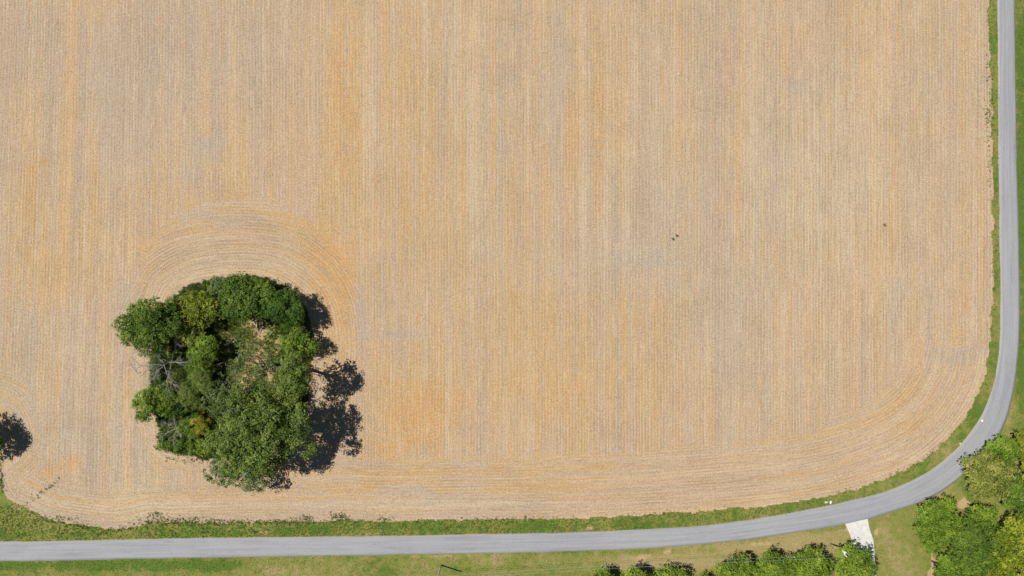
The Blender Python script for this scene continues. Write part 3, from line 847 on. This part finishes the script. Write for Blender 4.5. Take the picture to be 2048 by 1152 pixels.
road_poly = np.vstack([RN, RS[::-1]])
M_blade = leaf_mat('grass_blades', (0.085, 0.150, 0.028), (0.20, 0.258, 0.056), (0.37, 0.335, 0.125), 0.35)
M_weed = leaf_mat('weed_leaves', (0.06, 0.10, 0.024), (0.13, 0.185, 0.042), (0.25, 0.27, 0.085), 0.3)
rg = np.random.default_rng(5)
# verge between field and road
P = np.vstack([scatter(26000, *W(-60, 0)[:1], *W(1990, 0)[:1], *sorted((W(0, 990)[1], W(0, 1085)[1])), rg),
               scatter(30000, W(1480, 0)[0], W(2005, 0)[0], W(0, 1050)[1], W(0, -40)[1], rg)])
df = field_sdf(P[:, 0], P[:, 1]); dr, _ = poly_dist(P[:, 0], P[:, 1], road_poly)
dn, _ = poly_dist(P[:, 0], P[:, 1], RN, closed=False); ds, _ = poly_dist(P[:, 0], P[:, 1], RS, closed=False)
keep = (dn < ds) & (df > -0.15) & (dr > 0.05) & (df < 12) & (dr < 9) & (P[:, 1] > W(0, 1090)[1])
P = P[keep]; dr = dr[keep]; df = df[keep]
tn = np.clip(0.5 + (fbm(P[:, 0] * 0.35, P[:, 1] * 0.35, 9) - 0.5) * 1.3 - 0.12 * (dr > 1.5), 0, 1)
tufts('verge_grass', P, 0.19, 0.13, 4, M_blade, 'rough green grass on the verge between field and road', 'grass', rg, tn, 0.0, 0.8)
# lawn south and east of the road
P = np.vstack([scatter(40000, W(-60, 0)[0], W(1900, 0)[0], W(0, 1175)[1], W(0, 1000)[1], rg), scatter(16000, W(1990, 0)[0], W(2080, 0)[0], W(0, 900)[1], W(0, -40)[1], rg)])
dr, _ = poly_dist(P[:, 0], P[:, 1], RS, closed=False); drr, _ = poly_dist(P[:, 0], P[:, 1], road_poly); dd, _ = poly_dist(P[:, 0], P[:, 1], DRV)
dn, _ = poly_dist(P[:, 0], P[:, 1], RN, closed=False)
bare = gauss_map(P[:, 0], P[:, 1], SOIL) + 0.7 * gauss_map(P[:, 0], P[:, 1], DRY)
keep = (drr > 0.1) & (dr < dn) & (dd > 0.1) & (rg.random(len(P)) > bare * 0.9)
P = P[keep]
tn = np.clip(0.55 + (fbm(P[:, 0] * 0.25, P[:, 1] * 0.25, 12) - 0.5) * 1.2 - 0.35 * gauss_map(P[:, 0], P[:, 1], LUSH), 0, 1)
tufts('lawn_grass', P, 0.13, 0.09, 3, M_blade, 'short lawn grass south and east of the road', 'grass', rg, tn, 0.0, 0.9)
# weeds fraying the field edge
t = rg.uniform(0, 1, 5200)
arcs = np.r_[0, np.cumsum(np.linalg.norm(np.diff(FE, axis=0), axis=1))]
s = t * arcs[-1]
P = np.column_stack([np.interp(s, arcs, FE[:, k]) for k in (0, 1)]) + rg.normal(0, 0.45, (len(t), 2))
dn_ = vnoise(s * 0.12, s * 0, 4) * 0.7 + 0.3 * vnoise(s * 0.6, s * 0, 6)
extra = []
for (px, py, rx, ry, n) in [(355, 1041, 60, 6, 170), (310, 1030, 14, 5, 40), (430, 1044, 50, 5, 110), (560, 1043, 70, 4, 110), (612, 1034, 14, 4, 36), (676, 1033, 12, 6, 70), (770, 1038, 12, 4, 36), (110, 1036, 40, 5, 50),
                            (1975, 230, 5, 60, 55), (1974, 130, 4, 30, 18), (1978, 350, 3, 40, 24), (92, 978, 18, 10, 0), (1340, 475, 8, 5, 0), (380, 921, 22, 4, 40), (345, 918, 10, 5, 14), (316, 895, 6, 5, 25)]:
    c = np.array(W(px, py)); extra.append(c + rg.normal(size=(n, 2)) * [rx / PPM * 0.7, ry / PPM * 0.7])
for (x0, y0, x1, y1, n) in [(52, 1006, 122, 958, 46), (0, 905, 6, 985, 90)]:
    tt = rg.random(n)[:, None]
    extra.append(np.array(W(x0, y0)) * (1 - tt) + np.array(W(x1, y1)) * tt + rg.normal(0, 0.35, (n, 2)))
P = np.vstack([P[rg.random(len(t)) < np.clip((dn_ - 0.45) * 1.3, 0, 1)]] + extra)
tufts('edge_weeds', P, 0.22, 0.15, 5, M_weed, 'scattered green weeds along the ragged edge of the field', 'weeds', rg, None, 0.03, 0.9)
# grove floor
P = scatter(30000, -94, -46, -46, 6, rg)
d = isl_sdf(P[:, 0], P[:, 1])
so = gauss_map(P[:, 0], P[:, 1], ISOIL)
P = P[(d < 0.1) & (rg.random(len(P)) > so * 1.1)]
tn = np.clip(0.42 + (fbm(P[:, 0] * 0.4, P[:, 1] * 0.4, 15) - 0.5) * 1.2 + 0.3 * gauss_map(P[:, 0], P[:, 1], IDRY), 0, 1)
tufts('grove_grass', P, 0.55, 0.17, 5, M_weed, 'tall grass and herbs covering the floor of the grove', 'grass', rg, tn, 0.07, 0.75)
# straw bits lying on the field
P = scatter(120000, -134, 122, -62, 76, rg)
P = P[(field_sdf(P[:, 0], P[:, 1]) < -0.4) & (poly_dist(P[:, 0], P[:, 1], ISL)[0] > 0.4)]
n = len(P); a = rg.uniform(0, 3.1416, n) * 0.5 + 0.9; L = rg.uniform(0.10, 0.32, n) / 2; wd = rg.uniform(0.03, 0.075, n) / 2
ca, sa = np.cos(a), np.sin(a)
z = 0.03 + 0.05 * (fbm(P[:, 0] * 0.15, P[:, 1] * 0.15, 4) - 0.5) + 0.03
lift = rg.uniform(0.0, 0.06, n)
V = np.stack([np.column_stack([P[:, 0] + sx * ca * L - sy * sa * wd, P[:, 1] + sx * sa * L + sy * ca * wd, z + (lift if sx > 0 else 0)]) for sx, sy in ((-1, -1), (1, -1), (1, 1), (-1, 1))], 1).reshape(-1, 3)
o = np_mesh('crop_residue', V, np.arange(n * 4).reshape(n, 4), M_straw, None, {'tint': np.repeat(np.clip(rg.normal(0.62, 0.3, n), 0, 1), 4)})
tag(o, 'pale straw and stalk residue strewn over the harvested field', 'straw', kind='stuff')

# a few single weeds out in the field
def weed(px, py, r, label, seed):
    rng = np.random.default_rng(seed)
    x, y = W(px, py)
    root = empty('weed_plant', (x, y, 0.03)); tag(root, label, 'weed', 'single weeds in the field')
    n = 60
    C = rng.normal(size=(n, 3)) * [r * 0.45, r * 0.45, 0.08] + [0, 0, 0.3]; C[:, 2] = np.abs(C[:, 2]) + 0.05
    V, F, T = leaves(C, rng.normal(size=(n, 3)) * 0.5 + [0, 0, 1], 0.20, np.clip(rng.normal(0.6, 0.2, n), 0, 1), rng)
    np_mesh('foliage', V, F, M_weed, root, {'tint': T})
    ac = Acc()
    for k in range(5):
        e = C[rng.integers(0, n)]
        ac.add(*tube(limb_path(rng, (0, 0, -0.05), e, 4), np.linspace(0.02, 0.008, 4), 4))
    ac.build('stem', M_weed, root)
weed(1345, 478, 0.40, 'larger of the two green weed tufts in mid-field right of the centre', 1)
weed(1353, 471, 0.35, 'small green weed tuft just right of the larger tuft in mid-field', 2)
weed(1768, 450, 0.32, 'lone dark green weed in the right part of the field', 3)

# ------------------------------------------------------------------ fallen wood in the clearing
def log(px0, py0, px1, py1, r, label, seed, mat=M_log, name='fallen_log', z=0.14):
    rng = np.random.default_rng(seed)
    a = np.array(W(px0, py0)); b = np.array(W(px1, py1))
    L = b - a
    root = empty(name, (a[0], a[1], 0.07)); tag(root, label, 'log' if name == 'fallen_log' else 'branch', 'fallen wood on the ground')
    p = limb_path(rng, (0, 0, r * 0.9), (L[0], L[1], r * 0.9 + 0.1), 7, 0.05); p[:, 2] = np.maximum(p[:, 2] * 0.4 + r * 0.6, r * 0.8)
    ac = Acc(); ac.add(*tube(p, np.linspace(r, r * 0.6, 7) * rng.uniform(0.9, 1.1, 7), 8)); ac.build('stem', mat, root)
    for k in range(2):
        m = p[rng.integers(2, 6)]
        d = unit(np.array([L[0], L[1], 0]) * 0.05 + rng.normal(size=3) * [1, 1, 0.4] + [0, 0, 0.3])
        ac = Acc(); ac.add(*tube(limb_path(rng, m, m + d * (0.5 + 2.0 * r), 4), np.linspace(r * 0.4, 0.02, 4), 5)); ac.build('branch_stub', mat, root)
log(512, 634, 517, 662, 0.30, 'pale bark-stripped log pointing down at the top of the grove clearing', 1)
log(526, 640, 527, 656, 0.24, 'brown upright-lying log right of the pale log in the clearing', 2)
log(516, 664, 527, 654, 0.16, 'short thin log crossing below the two upper logs of the clearing', 3)
log(457, 690, 470, 672, 0.20, 'thin slanting log at the left side of the grove clearing', 4)
log(440, 728, 456, 722, 0.28, 'short grey log at the left rim of the clearing by the bright tree', 5)
log(484, 780, 494, 748, 0.15, 'thin pale branch lying down the lower middle of the clearing', 6)
log(540, 670, 552, 658, 0.14, 'thin stick beside the dark tree at the right of the clearing', 7)
log(509, 1062.5, 516, 1063.5, 0.13, 'short dark stick lying on the grass verge beside the road', 8, M_stick, 'stick')

# ------------------------------------------------------------------ utility poles and wires
def utility_pole(px, py, h, label, transformer):
    x, y = W(px, py)
    root = empty('utility_pole', (x, y, 0)); tag(root, label, 'pole', 'wooden utility poles')
    ac = Acc(); ac.add(*tube([(0, 0, -0.3), (0, 0, h * 0.3), (0, 0, h * 0.7), (0, 0, h)], [0.19, 0.175, 0.15, 0.13], 12)); ac.build('pole_shaft', M_pole, root)
    ac = Acc(); ac.add(*tube([(0, 0, h), (0, 0, h + 0.06), (0, 0, h + 0.14), (0, 0, h + 0.2), (0, 0, h + 0.27)], [0.05, 0.10, 0.06, 0.09, 0.04], 10)); ac.build('insulator', M_porc, root)
    ac = Acc(); ac.add(*tube([(0.14, 0, h - 1.5), (0.24, 0, h - 1.5), (0.24, 0, h - 1.4)], [0.05, 0.06, 0.05], 8)); ac.build('neutral_bracket', M_can, root)
    if transformer:
        c = Acc(); tx, ty = 0.10, 0.50
        c.add(*tube([(tx, ty, h - 2.3), (tx, ty, h - 2.25), (tx, ty, h - 1.25), (tx, ty, h - 1.2), (tx, ty, h - 1.12)], [0.26, 0.33, 0.33, 0.36, 0.20], 16))
        can = c.build('transformer', M_can, root, False)
        tag(can, 'white cylindrical transformer can')
        b = Acc(); b.add(*tube([(tx, ty, h - 1.12), (tx, ty, h - 0.95), (tx, ty, h - 0.8)], [0.06, 0.08, 0.03], 8)); b.build('bushing', M_porc, can)
        for q in (1.5, 2.1):
            k = Acc(); k.add(*tube([(0, 0.10, h - q), (0.06, 0.28, h - q)], [0.06, 0.06], 6)); k.build('mounting_arm', M_can, root)
    return np.array([x, y, h])
pA = utility_pole(882, 1130, 8.2, 'plain wooden utility pole on the lawn south of the road with a thin slanting shadow', False)
pB = utility_pole(1661.5, 1087.5, 8.4, 'wooden utility pole with white transformer beside the trees left of the driveway', True)
def wire(a, b, sag, r, label):
    t = np.linspace(0, 1, 24)[:, None]
    p = a * (1 - t) + b * t; p[:, 2] -= (4 * sag * t * (1 - t))[:, 0]
    ac = Acc(); ac.add(*tube(p, np.full(24, r), 5)); o = ac.build('power_line', M_wire)
    tag(o, label, 'wire', 'overhead wires')
wire(pA + [0, 0, 0.25], pB + [0, 0, 0.25], 0.9, 0.018, 'upper overhead wire strung between the two utility pole tops')
wire(pA + [0.24, 0, -1.42], pB + [0.24, 0, -1.42], 1.0, 0.018, 'lower overhead wire strung between the two utility poles')

# ------------------------------------------------------------------ litter by the road
def litter(px, py, sx, sy, z, mat, label, seed):
    rng = np.random.default_rng(seed)
    bm = bmesh.new()
    bmesh.ops.create_icosphere(bm, subdivisions=2, radius=1.0)
    for v in bm.verts:
        k = 1 + rng.normal() * 0.22
        v.co = Vector((v.co.x * sx * k, v.co.y * sy * k, max(-0.02, v.co.z * 0.16 * k + 0.10)))
    me = bpy.data.meshes.new('litter'); bm.to_mesh(me); bm.free(); me.materials.append(mat)
    o = bpy.data.objects.new('litter', me); COL.objects.link(o)
    o.location = (*W(px, py), z); o.rotation_euler = (0, 0, rng.uniform(-0.4, 0.4))
    tag(o, label, 'litter', 'litter along the road')
litter(1661, 1004.5, 0.26, 0.42, 0.02, M_litter, 'white crumpled plastic litter at the road edge opposite the driveway', 1)
litter(1652, 1004.3, 0.40, 0.20, 0.02, M_litter2, 'yellowish paper litter in the grass left of the white litter', 2)
litter(1963.5, 841, 0.22, 0.28, 0.10, M_litter, 'small white scrap lying on the asphalt in the road bend', 3)
litter(1920, 887, 0.20, 0.16, 0.02, M_litter, 'tiny pale scrap on the verge at the inside of the road bend', 4)
litter(1357.5, 148, 0.20, 0.28, 0.04, M_litter2, 'small pale rag lying in the upper middle of the field', 5)
